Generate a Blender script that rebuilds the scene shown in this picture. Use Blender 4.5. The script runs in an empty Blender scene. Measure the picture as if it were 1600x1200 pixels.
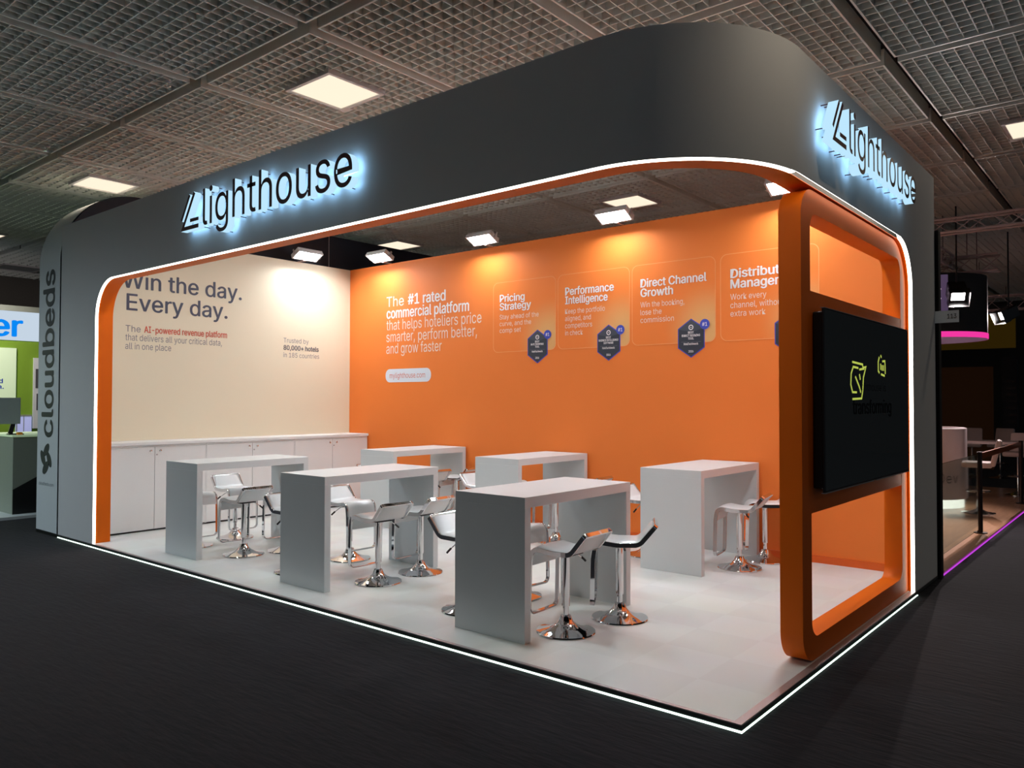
import bpy, bmesh, math, os
from mathutils import Vector, Matrix

C = bpy.context
SC = C.scene
COL = SC.collection
R = math.radians

# ------------------------------------------------------------------ camera, world, exposure
CAM_POS = Vector((1.7654, -4.0453, 1.7383))
YAW, PITCH, ROLL, FPX = -0.694764, 0.021349, 0.001877, 1222.85
fw = Vector((math.sin(YAW) * math.cos(PITCH), math.cos(YAW) * math.cos(PITCH), math.sin(PITCH)))
rt = Vector((math.cos(YAW), -math.sin(YAW), 0))
up = rt.cross(fw)
rt, up = rt * math.cos(ROLL) + up * math.sin(ROLL), -rt * math.sin(ROLL) + up * math.cos(ROLL)
cd = bpy.data.cameras.new('camera')
cam = bpy.data.objects.new('camera', cd)
COL.objects.link(cam)
cd.sensor_width = 36.0
cd.sensor_fit = 'HORIZONTAL'
cd.lens = FPX / 1600 * 36.0
cd.clip_end = 200
cam.matrix_world = Matrix(((rt.x, up.x, -fw.x, CAM_POS.x), (rt.y, up.y, -fw.y, CAM_POS.y), (rt.z, up.z, -fw.z, CAM_POS.z), (0, 0, 0, 1)))
SC.camera = cam
W = bpy.data.worlds.new('world')
SC.world = W
W.use_nodes = True
W.node_tree.nodes['Background'].inputs[0].default_value = (0.55, 0.65, 0.75, 1)
W.node_tree.nodes['Background'].inputs[1].default_value = 0.18
SC.view_settings.view_transform = 'Standard'
SC.view_settings.look = 'None'
SC.view_settings.gamma = 1
SC.view_settings.use_curve_mapping = False
SC.view_settings.exposure = 0.0
SC.cycles.use_denoising = True
SC.cycles.max_bounces = 8
SC.cycles.diffuse_bounces = 4
SC.cycles.glossy_bounces = 4
SC.cycles.sample_clamp_indirect = 6
FLOOD, STRIP, PANEL, LETTER, HALO = 178.0, 5.0, 1.08, 1.0, 5.5     # radiance of the lamps
PANEL_W, COOL_FILL_W = 34.0, 700.0                          # power of the ceiling lamps and of the added cool fill

# ------------------------------------------------------------------ dimensions (metres)
L, D, H, HS, HB = 9.243, 4.7275, 4.0, 3.19, 0.043      # stand length, depth, height, opening height, platform
WL, YR = 1.04, 3.83                                    # width of the end pillar, where the side opening ends
RC, RL, RR, DEP = 0.95, 0.45, 0.42, 0.21               # plan corner radius, opening corner radii, fascia depth
XW, YW = -9.09, 4.58                                   # faces of the inner walls
ZC = 4.75                                              # ceiling

# ------------------------------------------------------------------ materials
def lin(c):
    return tuple((v / 12.92 if v <= 0.04045 else ((v + 0.055) / 1.055) ** 2.4) for v in (x / 255 for x in c)) + (1,)

def pm(name, rgb, rough=0.5, metal=0.0, noise=0.0, scale=20.0, bump=0.0, stretch=(1, 1, 1), emit=None, strength=0.0, coat=0.0, spec=0.5, linear=False):
    m = bpy.data.materials.new(name)
    m.use_nodes = True
    nt = m.node_tree
    b = nt.nodes['Principled BSDF']
    col = tuple(rgb) + (1,) if linear else lin(rgb)
    b.inputs['Base Color'].default_value = col
    b.inputs['Roughness'].default_value = rough
    b.inputs['Metallic'].default_value = metal
    b.inputs['Specular IOR Level'].default_value = spec
    b.inputs['Coat Weight'].default_value = coat
    if emit is not None:
        b.inputs['Emission Color'].default_value = lin(emit)
        b.inputs['Emission Strength'].default_value = strength
    if noise or bump:
        tc = nt.nodes.new('ShaderNodeTexCoord')
        mp = nt.nodes.new('ShaderNodeMapping')
        mp.inputs['Scale'].default_value = stretch
        nz = nt.nodes.new('ShaderNodeTexNoise')
        nz.inputs['Scale'].default_value = scale
        nz.inputs['Detail'].default_value = 4
        nt.links.new(tc.outputs['Object'], mp.inputs[0])
        nt.links.new(mp.outputs[0], nz.inputs['Vector'])
        if noise:
            mx = nt.nodes.new('ShaderNodeMix')
            mx.data_type = 'RGBA'
            mx.inputs['A'].default_value = tuple(v * (1 - noise) for v in col[:3]) + (1,)
            mx.inputs['B'].default_value = tuple(min(1, v * (1 + noise)) for v in col[:3]) + (1,)
            nt.links.new(nz.outputs['Fac'], mx.inputs['Factor'])
            nt.links.new(mx.outputs['Result'], b.inputs['Base Color'])
        if bump:
            bp = nt.nodes.new('ShaderNodeBump')
            bp.inputs['Strength'].default_value = bump
            bp.inputs['Distance'].default_value = 0.01
            nt.links.new(nz.outputs['Fac'], bp.inputs['Height'])
            nt.links.new(bp.outputs[0], b.inputs['Normal'])
    return m

def em(name, rgb, strength):
    m = bpy.data.materials.new(name)
    m.use_nodes = True
    nt = m.node_tree
    nt.nodes.clear()
    e = nt.nodes.new('ShaderNodeEmission')
    e.inputs[0].default_value = lin(rgb)
    e.inputs[1].default_value = strength
    o = nt.nodes.new('ShaderNodeOutputMaterial')
    nt.links.new(e.outputs[0], o.inputs[0])
    return m

M = dict(
    carpet=pm('carpet', (28, 27, 32), 0.95, noise=0.35, scale=9, bump=0.6, stretch=(0.7, 3.0, 1), spec=0.15),
    grey=pm('grey_paint', (208, 208, 206), 0.6, spec=0.3, noise=0.02, scale=6),
    orange=pm('orange_paint', (238, 108, 4), 0.5, spec=0.2, noise=0.03, scale=5),
    orange_wall=pm('orange_print', (240, 127, 54), 0.55, spec=0.25, noise=0.02, scale=3),
    skirt=pm('orange_skirting', (226, 96, 14), 0.45, noise=0.02),
    cream=pm('cream_print', (226, 215, 188), 0.55, noise=0.015, scale=2),
    white=pm('white_laminate', (210, 214, 214), 0.38, noise=0.01, scale=8),
    cabinet=pm('cabinet_white', (228, 228, 226), 0.4, noise=0.01, scale=8),
    seam=pm('dark_seam', (70, 70, 72), 0.7),
    chrome=pm('chrome', (225, 226, 228), 0.05, 1.0, bump=0.003, scale=60),
    cushion=pm('white_leatherette', (232, 236, 236), 0.28, noise=0.01, scale=30, bump=0.02, coat=0.2),
    black=pm('black_plastic', (14, 14, 15), 0.4, bump=0.01),
    blackwall=pm('black_panel', (9, 9, 10), 0.85, noise=0.2),
    navy=pm('navy_panel', (24, 28, 40), 0.7, noise=0.1, scale=3),
    alu=pm('aluminium', (186, 176, 176), 0.4, 0.6, bump=0.01),
    edge=pm('dark_edge', (44, 48, 46), 0.5, noise=0.1),
    lamp_body=pm('lamp_body', (196, 190, 188), 0.45, noise=0.02),
    strip=em('strip_light', (255, 253, 240), STRIP),
    floorled=em('floor_strip_light', (226, 255, 240), 2.6),
    flood=em('floodlight_glass', (240, 248, 255), FLOOD),
    flood_added=em('added_floodlight_glass', (240, 248, 255), FLOOD * 0.62),
    panel=em('ceiling_panel_light', (255, 238, 212), PANEL),
    cool_fill=em('cool_fill_panel', (225, 240, 255), PANEL),
    letter_side=em('letter_side_light', (190, 232, 255), LETTER),
    letter_halo=em('letter_back_light', (150, 205, 255), HALO),
    letter_face=pm('letter_face', (84, 40, 38), 0.4, noise=0.05),
    slate=pm('slate_print', (74, 78, 94), 0.6),
    grey_print=pm('grey_print', (118, 116, 122), 0.6),
    red_print=pm('red_print', (206, 84, 58), 0.6),
    white_print=pm('white_print', (246, 238, 236), 0.55),
    pale_print=pm('pale_print', (240, 214, 200), 0.55),
    line_print=pm('card_outline', (246, 160, 96), 0.55),
    pill=pm('pill_print', (222, 228, 238), 0.5),
    hexdark=pm('badge_dark', (42, 46, 58), 0.5, noise=0.1, scale=8),
    hexlight=pm('badge_fold', (62, 66, 76), 0.5),
    hexblue=pm('badge_blue', (72, 66, 176), 0.5),
    dotblue=pm('badge_dot', (58, 72, 182), 0.45),
    screen=pm('screen_glass', (12, 12, 14), 0.06, emit=(40, 44, 46), strength=0.18, coat=0.5),
    screen_line=em('screen_drawing', (206, 222, 96), 0.75),
    screen_text=pm('screen_black_text', (3, 3, 4), 0.3),
    screen_dim=pm('screen_dim_text', (14, 16, 15), 0.3),
    louvre=pm('louvre_grey', (232, 234, 226), 0.55, 0.0, noise=0.04),
    louvre_frame=pm('louvre_frame_grey', (228, 230, 222), 0.4, 0.0, noise=0.03),
    cloud_grey=pm('neighbour_grey', (206, 212, 212), 0.55, noise=0.02),
    cloud_print=pm('neighbour_dark_print', (52, 58, 56), 0.6),
    cloud_small=pm('neighbour_small_print', (100, 112, 116), 0.6),
    green=pm('green_print', (122, 160, 46), 0.55, noise=0.03),
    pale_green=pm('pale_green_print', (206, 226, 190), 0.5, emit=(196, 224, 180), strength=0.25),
    backlit=em('backlit_white', (212, 228, 244), 0.85),
    blue_letter=em('blue_letter_light', (10, 140, 250), 0.95),
    blue_print=pm('blue_print', (34, 62, 180), 0.5),
    lilac=pm('lilac_panel', (176, 184, 226), 0.5, emit=(176, 184, 240), strength=0.4),
    deskgrey=pm('desk_grey', (146, 154, 140), 0.6, noise=0.04),
    monitor=pm('monitor_grey', (176, 186, 180), 0.5, noise=0.02),
    wood=pm('wood_floor', (196, 150, 118), 0.25, noise=0.2, scale=3, stretch=(8, 0.8, 1)),
    magenta=em('magenta_strip', (200, 70, 225), 1.0),
    pinkglow=em('pink_ring_light', (255, 60, 170), 0.9),
    drum=pm('drum_black', (16, 15, 18), 0.6, noise=0.1),
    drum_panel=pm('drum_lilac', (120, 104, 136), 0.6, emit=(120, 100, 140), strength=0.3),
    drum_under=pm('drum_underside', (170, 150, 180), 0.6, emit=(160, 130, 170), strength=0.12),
    blue_mark=em('blue_mark', (60, 140, 230), 0.8),
    white_mark=em('white_mark', (250, 225, 240), 0.9),
    truss=pm('truss_metal', (206, 190, 190), 0.4, 0.15, noise=0.05),
    glow_white=em('base_glow', (255, 246, 232), 1.6),
    counter=pm('counter_white', (224, 208, 208), 0.45, noise=0.02),
    padded=pm('padded_white', (226, 204, 200), 0.5, noise=0.02, bump=0.05),
    brown_rail=pm('brown_rail', (146, 74, 42), 0.3),
    darkmetal=pm('dark_metal', (48, 34, 30), 0.35, 0.6),
    yellow_dim=pm('dim_yellow_panel', (92, 70, 14), 0.8, noise=0.1, emit=(92, 70, 14), strength=0.16),  # faint glow put into the colour; the cloth is no lamp
    brown_dim=pm('dim_brown_panel', (60, 36, 18), 0.8, noise=0.1, emit=(60, 36, 18), strength=0.12),  # light put into the colour: the wall glows faintly by itself
    grey_dim=pm('dim_grey_panel', (56, 56, 58), 0.8, noise=0.2, scale=4),
    hallwall=pm('hall_wall', (92, 88, 82), 0.9, noise=0.1),
    signplate=pm('sign_plate', (246, 248, 248), 0.5),
    void=pm('ceiling_void', (20, 20, 20), 0.95, noise=0.1),
)

M['carpet'].node_tree.nodes['Principled BSDF'].inputs['Sheen Weight'].default_value = 0.07
M['carpet'].node_tree.nodes['Principled BSDF'].inputs['Sheen Roughness'].default_value = 0.4

def glass_mat():
    m = pm('clear_glass', (225, 240, 235), 0.03)
    b = m.node_tree.nodes['Principled BSDF']
    b.inputs['Transmission Weight'].default_value = 1.0
    b.inputs['IOR'].default_value = 1.1
    return m
M['glass'] = glass_mat()

def tile_floor():
    """white stand floor: large squares that differ very slightly in tone"""
    m = pm('white_floor', (212, 216, 212), 0.34)
    nt = m.node_tree
    b = nt.nodes['Principled BSDF']
    tc = nt.nodes.new('ShaderNodeTexCoord')
    br = nt.nodes.new('ShaderNodeTexChecker')
    br.inputs['Scale'].default_value = 2.0
    br.inputs['Color1'].default_value = lin((232, 236, 232))
    br.inputs['Color2'].default_value = lin((228, 231, 227))
    nz = nt.nodes.new('ShaderNodeTexNoise')
    nz.inputs['Scale'].default_value = 1.5
    mx = nt.nodes.new('ShaderNodeMix')
    mx.data_type = 'RGBA'
    mx.blend_type = 'MULTIPLY'
    mx.inputs['Factor'].default_value = 0.12
    nt.links.new(tc.outputs['Object'], br.inputs['Vector'])
    nt.links.new(tc.outputs['Object'], nz.inputs['Vector'])
    nt.links.new(br.outputs['Color'], mx.inputs['A'])
    nt.links.new(nz.outputs['Color'], mx.inputs['B'])
    nt.links.new(mx.outputs['Result'], b.inputs['Base Color'])
    return m
M['floor_white'] = tile_floor()

def card_mat(x1):
    """printed card: orange that fades to sand in the lower outer corner of the print"""
    m = pm('card_print', (240, 127, 54), 0.55, spec=0.25)
    nt = m.node_tree
    b = nt.nodes['Principled BSDF']
    tc = nt.nodes.new('ShaderNodeTexCoord')
    mp = nt.nodes.new('ShaderNodeMapping')
    mp.inputs['Location'].default_value = (-(x1 - 0.10), -YW, -2.60)
    gr = nt.nodes.new('ShaderNodeVectorMath')
    gr.operation = 'LENGTH'
    mr = nt.nodes.new('ShaderNodeMapRange')
    mr.interpolation_type = 'SMOOTHSTEP'
    mr.inputs['From Min'].default_value = 0.05
    mr.inputs['From Max'].default_value = 0.62
    mr.inputs['To Min'].default_value = 0.85
    mr.inputs['To Max'].default_value = 0.0
    mx = nt.nodes.new('ShaderNodeMix')
    mx.data_type = 'RGBA'
    mx.inputs['A'].default_value = lin((240, 127, 54))
    mx.inputs['B'].default_value = lin((232, 182, 118))
    nt.links.new(tc.outputs['Object'], mp.inputs[0])
    nt.links.new(mp.outputs[0], gr.inputs[0])
    nt.links.new(gr.outputs['Value'], mr.inputs['Value'])
    nt.links.new(mr.outputs[0], mx.inputs['Factor'])
    nt.links.new(mx.outputs['Result'], b.inputs['Base Color'])
    return m

# ------------------------------------------------------------------ object helpers
def tag(o, label=None, cat=None, group=None, kind=None):
    if label: o['label'] = label
    if cat: o['category'] = cat
    if group: o['group'] = group
    if kind: o['kind'] = kind
    return o

def thing(name, label, cat, loc=(0, 0, 0), rz=0.0, group=None):
    o = bpy.data.objects.new(name, None)
    o.empty_display_size = 0.1
    COL.objects.link(o)
    o.location = loc
    o.rotation_euler = (0, 0, rz)
    return tag(o, label, cat, group)

def link_mesh(name, me, mats, parent=None, smooth=False):
    o = bpy.data.objects.new(name, me)
    COL.objects.link(o)
    for m in (mats if isinstance(mats, (list, tuple)) else [mats]):
        me.materials.append(m)
    if smooth:
        me.polygons.foreach_set('use_smooth', [True] * len(me.polygons))
        try:
            me.set_sharp_from_angle(angle=R(40))
        except Exception:
            pass
    if parent is not None:
        o.parent = parent
    return o

def copy_tree(o, parent=None):
    c = o.copy()
    COL.objects.link(c)
    if parent is not None:
        c.parent = parent
    for ch in list(o.children):
        copy_tree(ch, c)
    return c

class MB:
    """collects shapes in one bmesh"""
    def __init__(s):
        s.bm = bmesh.new()

    def box(s, x0, x1, y0, y1, z0, z1, bev=0.0, mi=0):
        v = [s.bm.verts.new((x, y, z)) for x in (x0, x1) for y in (y0, y1) for z in (z0, z1)]
        fs = [s.bm.faces.new([v[i] for i in f]) for f in ((0, 1, 3, 2), (4, 6, 7, 5), (0, 4, 5, 1), (2, 3, 7, 6), (0, 2, 6, 4), (1, 5, 7, 3))]
        for f in fs:
            f.material_index = mi
        if bev > 0:
            es = list({e for f in fs for e in f.edges})
            bmesh.ops.bevel(s.bm, geom=es, offset=bev, segments=2, affect='EDGES', profile=0.5)
        return s

    def lathe(s, prof, cx=0, cy=0, seg=32, cap=True):
        """prof: (radius, z) list"""
        rings = []
        for r, z in prof:
            rings.append([s.bm.verts.new((cx + r * math.cos(2 * math.pi * k / seg), cy + r * math.sin(2 * math.pi * k / seg), z)) for k in range(seg)])
        for a, b in zip(rings, rings[1:]):
            for k in range(seg):
                s.bm.faces.new((a[k], a[(k + 1) % seg], b[(k + 1) % seg], b[k]))
        if cap:
            s.bm.faces.new(rings[0][::-1])
            s.bm.faces.new(rings[-1])
        return s

    def sweep(s, pts, prof, n0, closed=False):
        """prof: list of (a, b) offsets along (normal, binormal); parallel transport along pts"""
        pts = [Vector(p) for p in pts]
        n = len(pts)
        nrm = Vector(n0).normalized()
        rings = []
        pt = None
        for i, p in enumerate(pts):
            a = pts[(i - 1) % n] if (closed or i > 0) else p
            b = pts[(i + 1) % n] if (closed or i < n - 1) else p
            t = (b - a).normalized()
            if pt is not None:
                nrm = pt.rotation_difference(t) @ nrm
            nrm = (nrm - t * nrm.dot(t)).normalized()
            bi = t.cross(nrm)
            pt = t
            rings.append([s.bm.verts.new(p + nrm * u + bi * v) for u, v in prof])
        k = len(prof)
        m = n if closed else n - 1
        for i in range(m):
            A, B = rings[i], rings[(i + 1) % n]
            for j in range(k):
                s.bm.faces.new((A[j], A[(j + 1) % k], B[(j + 1) % k], B[j]))
        if not closed:
            s.bm.faces.new(rings[0][::-1])
            s.bm.faces.new(rings[-1])
        return s

    def tube(s, a, b, r, seg=10):
        a, b = Vector(a), Vector(b)
        t = (b - a).normalized()
        n = t.orthogonal()
        return s.sweep([a, b], [(r * math.cos(2 * math.pi * k / seg), r * math.sin(2 * math.pi * k / seg)) for k in range(seg)], n)

    def quad(s, *ps, mi=0):
        f = s.bm.faces.new([s.bm.verts.new(p) for p in ps])
        f.material_index = mi
        return s

    def build(s, name, mats, parent=None, smooth=False, matrix=None, merge=True):
        if merge:
            bmesh.ops.remove_doubles(s.bm, verts=s.bm.verts[:], dist=1e-5)
        bmesh.ops.recalc_face_normals(s.bm, faces=s.bm.faces[:])
        if matrix is not None:
            s.bm.transform(matrix)
        me = bpy.data.meshes.new(name)
        s.bm.to_mesh(me)
        s.bm.free()
        return link_mesh(name, me, mats, parent, smooth)

def circ(r, n=12, sx=1.0):
    return [(r * sx * math.cos(2 * math.pi * k / n), r * math.sin(2 * math.pi * k / n)) for k in range(n)]

def fillet(pts, rads, seg=6):
    """rounds the corners of a polyline of 2-D or 3-D points"""
    pts = [Vector(p) for p in pts]
    out = [pts[0]]
    for i in range(1, len(pts) - 1):
        a, p, b = pts[i - 1], pts[i], pts[i + 1]
        r = rads[i] if isinstance(rads, (list, tuple)) else rads
        d1, d2 = (a - p).normalized(), (b - p).normalized()
        ang = d1.angle(d2)
        if r <= 0 or ang > math.pi - 1e-3:
            out.append(p)
            continue
        t = min(r / math.tan(ang / 2), 0.49 * (a - p).length, 0.49 * (b - p).length)
        rr = t * math.tan(ang / 2)
        c = p + (d1 + d2).normalized() * (rr / math.sin(ang / 2))
        s, e = (p + d1 * t) - c, (p + d2 * t) - c
        th = s.angle(e)
        for k in range(seg + 1):
            u = k / seg
            out.append(c + (s * math.sin((1 - u) * th) + e * math.sin(u * th)) / math.sin(th))
    out.append(pts[-1])
    return out

def round_rect(x0, x1, y0, y1, r, seg=8):
    o = []
    q = r if isinstance(r, tuple) else (r, r, r, r)
    for r, sx, sy, a0 in ((q[0], 1, 1, 0), (q[1], 0, 1, 90), (q[2], 0, 0, 180), (q[3], 1, 0, 270)):
        cx, cy = (x1 - r if sx else x0 + r), (y1 - r if sy else y0 + r)
        for k in range(seg + 1):
            a = R(a0 + 90 * k / seg)
            o.append((cx + r * math.cos(a), cy + r * math.sin(a)))
    return o

# frames for flat things: local x along the writing, y up, z out of the surface
def frame_front(x=0, y=0, z=0):      # faces -y
    return Matrix(((1, 0, 0, x), (0, 0, -1, y), (0, 1, 0, z), (0, 0, 0, 1)))
def frame_side(x=0, y=0, z=0):       # faces +x
    return Matrix(((0, 0, 1, x), (1, 0, 0, y), (0, 1, 0, z), (0, 0, 0, 1)))
def frame_rise(x=0, y=0, z=0):       # faces -y, runs upward
    return Matrix(((0, -1, 0, x), (0, 0, -1, y), (1, 0, 0, z), (0, 0, 0, 1)))

def curve_to_mesh(cu, matrix):
    o = bpy.data.objects.new('tmp', cu)
    COL.objects.link(o)
    C.view_layer.update()
    dg = C.evaluated_depsgraph_get()
    me = bpy.data.meshes.new_from_object(o.evaluated_get(dg))
    bpy.data.objects.remove(o)
    me.transform(matrix)
    me.materials.clear()
    return me

def plate(name, outlines, half, matrix, mats, parent=None):
    """flat plate with holes: 2-D outlines, half thickness"""
    cu = bpy.data.curves.new(name, 'CURVE')
    cu.dimensions = '2D'
    cu.fill_mode = 'BOTH'
    cu.extrude = half
    for o in outlines:
        sp = cu.splines.new('POLY')
        sp.points.add(len(o) - 1)
        for p, q in zip(sp.points, o):
            p.co = (q[0], q[1], 0, 1)
        sp.use_cyclic_u = True
    me = curve_to_mesh(cu, matrix)
    bpy.data.curves.remove(cu)
    return link_mesh(name, me, mats, parent)

FONT = None
try:
    FONT = bpy.data.fonts.load(os.path.join(bpy.utils.resource_path('LOCAL'), 'datafiles', 'fonts', 'Inter.woff2'))
except Exception:
    FONT = None

def text_curve(body, off=0.0, ext=0.0):
    cu = bpy.data.curves.new('text', 'FONT')
    cu.body = body
    if FONT:
        cu.font = FONT
    cu.size = 1.0
    cu.offset = off
    cu.extrude = ext
    cu.resolution_u = 3
    return cu

def text_mesh(body, off=0.0):
    cu = text_curve(body, off)
    me = curve_to_mesh(cu, Matrix.Identity(4))
    bpy.data.curves.remove(cu)
    return me
_h = text_mesh('H')
CAP = max(v.co.y for v in _h.vertices)
bpy.data.meshes.remove(_h)

def bounds(me):
    xs = [v.co.x for v in me.vertices]
    ys = [v.co.y for v in me.vertices]
    return min(xs), max(xs), min(ys), max(ys)

def bolder(one, off):
    """heavier weight: the outline set again slightly to each side"""
    b2 = bmesh.new()
    for q, (dx, dy) in enumerate(((-off, 0), (off, 0), (0, off * 0.5), (0, -off * 0.5))):
        k = len(b2.verts)
        b2.from_mesh(one)
        b2.verts.ensure_lookup_table()
        for v in b2.verts[k:]:
            v.co += Vector((dx, dy, 0.00085 * q))
    me = bpy.data.meshes.new('bold')
    b2.to_mesh(me)
    b2.free()
    bpy.data.meshes.remove(one)
    return me

def lettering(name, body, cap, width, matrix, mat, parent, off=0.0, u0=0.0, v0=0.0):
    """printed line: cap height and width in metres, its start at (u0, v0) of the frame"""
    cu = text_curve(body, 0.0, 0.0)
    me = curve_to_mesh(cu, Matrix.Identity(4))
    bpy.data.curves.remove(cu)
    if off > 0:
        me = bolder(me, off)
    x0, x1, _, _ = bounds(me)
    sy = cap / CAP
    sx = width / (x1 - x0) if width else sy
    bm = bmesh.new()
    bm.from_mesh(me)
    bpy.data.meshes.remove(me)
    # the font's outlines overlap inside some letters: lay every facet of the ink film at its own tiny height
    bmesh.ops.split_edges(bm, edges=bm.edges[:])
    for k, f in enumerate(bm.faces):
        for v in f.verts:
            v.co = Vector((u0 + (v.co.x - x0) * sx, v0 + v.co.y * sy, v.co.z + 0.0008 + 0.00002 * (k % 41)))
    bm.transform(matrix)
    me = bpy.data.meshes.new(name)
    bm.to_mesh(me)
    bm.free()
    return link_mesh(name, me, mat, parent)

def struct(o):
    o['kind'] = 'structure'
    return o

def up_face(px, py, z):
    """floor or ceiling point seen at a pixel of the 1600 x 1200 photograph"""
    d = fw + rt * ((px - 800) / FPX) - up * ((py - 600) / FPX)
    t = (z - CAM_POS.z) / d.z
    return CAM_POS + d * t

# ------------------------------------------------------------------ the hall
fl = MB()
fl.quad((-30, -14, -HB), (14, -14, -HB), (14, 26, -HB), (-30, 26, -HB))
struct(fl.build('floor', M['carpet']))
struct(MB().box(-30, 14, 25.0, 25.3, -HB, 6).build('wall_hall_back', M['hallwall']))
struct(MB().box(-20.3, -20.0, -14, 25, -HB, 6).build('wall_hall_side', M['hallwall']))

# ceiling: dark slab with hanging louvre rafts
PX, PY, X0, Y0, GAP = 1.728, 1.83, -0.07, -0.29, 0.11
ceil = struct(MB().box(-30, 14, -14, 26, 5.15, 5.3).build('ceiling', M['void']))
def raft(mb, cx, cy, n=15, dep=0.085):
    wx, wy = PX - GAP, PY - GAP
    x0, x1, y0, y1 = cx - wx / 2, cx + wx / 2, cy - wy / 2, cy + wy / 2
    t = 0.0038
    for i in range(1, n):
        x = x0 + wx * i / n
        mb.box(x - t, x + t, y0, y1, ZC + 0.012, ZC + dep)
        y = y0 + wy * i / n
        mb.box(x0, x1, y - t, y + t, ZC + 0.012, ZC + dep)
    f = 0.016
    for a in ((x0, x0 + f, y0, y1), (x1 - f, x1, y0, y1), (x0, x1, y0, y0 + f), (x0, x1, y1 - f, y1)):
        mb.box(*a, ZC, ZC + 0.15, mi=1)
cells = []
for k in range(-2, 14):
    for m in range(-2, 13):
        cx, cy = X0 - PX * (k - 0.5), Y0 + PY * (m + 0.5)
        v = Vector((cx, cy, ZC)) - CAM_POS
        dz = v.dot(fw)
        if dz < -0.6:
            continue
        u = v.dot(rt) / max(dz, 0.9) * FPX + 800
        w = 600 - v.dot(up) / max(dz, 0.9) * FPX
        if -700 < u < 2300 and w > -900:
            cells.append((v.length, cx, cy))
cells.sort()
b0 = MB()
raft(b0, 0, 0)
proto = b0.build('louvre_panel', [M['louvre'], M['louvre_frame']], ceil, merge=False)
for i, (_, cx, cy) in enumerate(cells[:96]):
    o = proto if i == 0 else proto.copy()
    if i:
        COL.objects.link(o)
        o.parent = ceil
    o.location = (cx, cy, 0)
rest = MB()
for _, cx, cy in cells[96:]:
    raft(rest, cx, cy, 10)
o = rest.build('far_louvre', [M['louvre'], M['louvre_frame']], ceil, merge=False)
o['kind'] = 'stuff'

# ------------------------------------------------------------------ ceiling lights
def ceiling_light(x, y, label, lit='panel', sz=0.34, power=1.0):
    t = thing('ceiling_light', label, 'ceiling light', (x, y, ZC), 0, 'square light panels in the louvre ceiling')
    fr = MB()
    s, i = sz, sz - 0.035
    for a in ((-s, s, -s, -i), (-s, s, i, s), (-s, -i, -i, i), (i, s, -i, i)):
        fr.box(*a, -0.02, 0.03)
    fr.build('frame', M['lamp_body'], t)
    MB().box(-i, i, -i, i, -0.008, 0.02).build('diffuser', M[lit] if lit in M else M['white'], t)
    MB().box(-s - 0.01, -s + 0.13, s, s + 0.05, -0.02, 0.02).build('sensor_plate', M['lamp_body'], t)
    if lit != 'off':
        ld = bpy.data.lights.new('panel_lamp', 'SPOT')
        ld.energy = power * (COOL_FILL_W if lit == 'cool_fill' else PANEL_W)
        ld.color = (0.72, 0.87, 1.0) if lit == 'cool_fill' else (1.0, 0.84, 0.66)
        ld.spot_size = R(170)
        ld.spot_blend = 1.0
        ld.shadow_soft_size = 0.02
        lo = bpy.data.objects.new('panel_lamp', ld)
        COL.objects.link(lo)
        lo.parent = t
        lo.location = (0, 0, -0.035)
    return t
LX, LY, SX, SY = -4.40, 0.66, 5.18, 5.48
for k, m, lab in ((0, 0, 'square warm ceiling panel light above the long front fascia lettering'),
                  (-1, 0, 'square warm ceiling panel light above the curved grey neighbour wall'),
                  (0, 1, 'square ceiling panel light just above the third floodlight on the orange wall'),
                  (-1, 1, 'square ceiling panel light seen above the orange wall near the corner'),
                  (1, 1, 'square ceiling panel light cut off by the picture edge beside the dark channel'),
                  (-2, 0, 'sliver of a lit ceiling panel at the picture edge over the neighbour stand'),
                  (-2, 1, 'ceiling panel light hidden behind the tall neighbour wall'),
                  (0, 2, 'ceiling panel light beyond the orange back wall'),
                  (1, 0, 'ceiling panel light above the rounded fascia corner')):
    ceiling_light(LX + SX * k, LY + SY * m, lab, power=0.7 if k == 1 and m == 0 else 1.0)
p = up_face(30, 419, ZC)
ceiling_light(p.x, p.y, 'unlit pale ceiling panel over the far green stand', 'off', 0.42)
ceiling_light(LX, LY - SY, 'added warm ceiling panel light, out of view over the aisle before the stand', power=4.0)  # unseen panel added to brighten the front fascia
ceiling_light(LX + 2 * SX, LY + SY, 'added warm ceiling panel light, out of view over the side aisle', power=4.0)  # unseen panel added to lift the carpet of the side aisle
for k, x, y in ((0, -9.58, -4.82), (1, -14.76, -4.82)):  # unseen panels added to stand in for cool light from other stands
    ceiling_light(x, y, 'added cool fill panel out of view over the aisle, ' + ('nearer one' if k == 0 else 'farther one'), 'cool_fill')

# sprinklers under the louvres
for px, py, lab in ((262, 131, 'small chrome sprinkler head under the louvre ceiling, upper one'), (73, 233, 'small chrome sprinkler head under the louvre ceiling, lower one')):
    q = up_face(px, py, ZC - 0.02)
    t = thing('ceiling_sprinkler', lab, 'sprinkler', (q.x, q.y, ZC))
    MB().lathe([(0.012, -0.05), (0.03, -0.045), (0.03, -0.04), (0.008, -0.03), (0.008, 0.1)], seg=12).build('sprinkler_body', M['chrome'], t, True)
    MB().lathe([(0.03, 0.0), (0.03, 0.012)], seg=16).build('rosette', M['lamp_body'], t)

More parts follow.
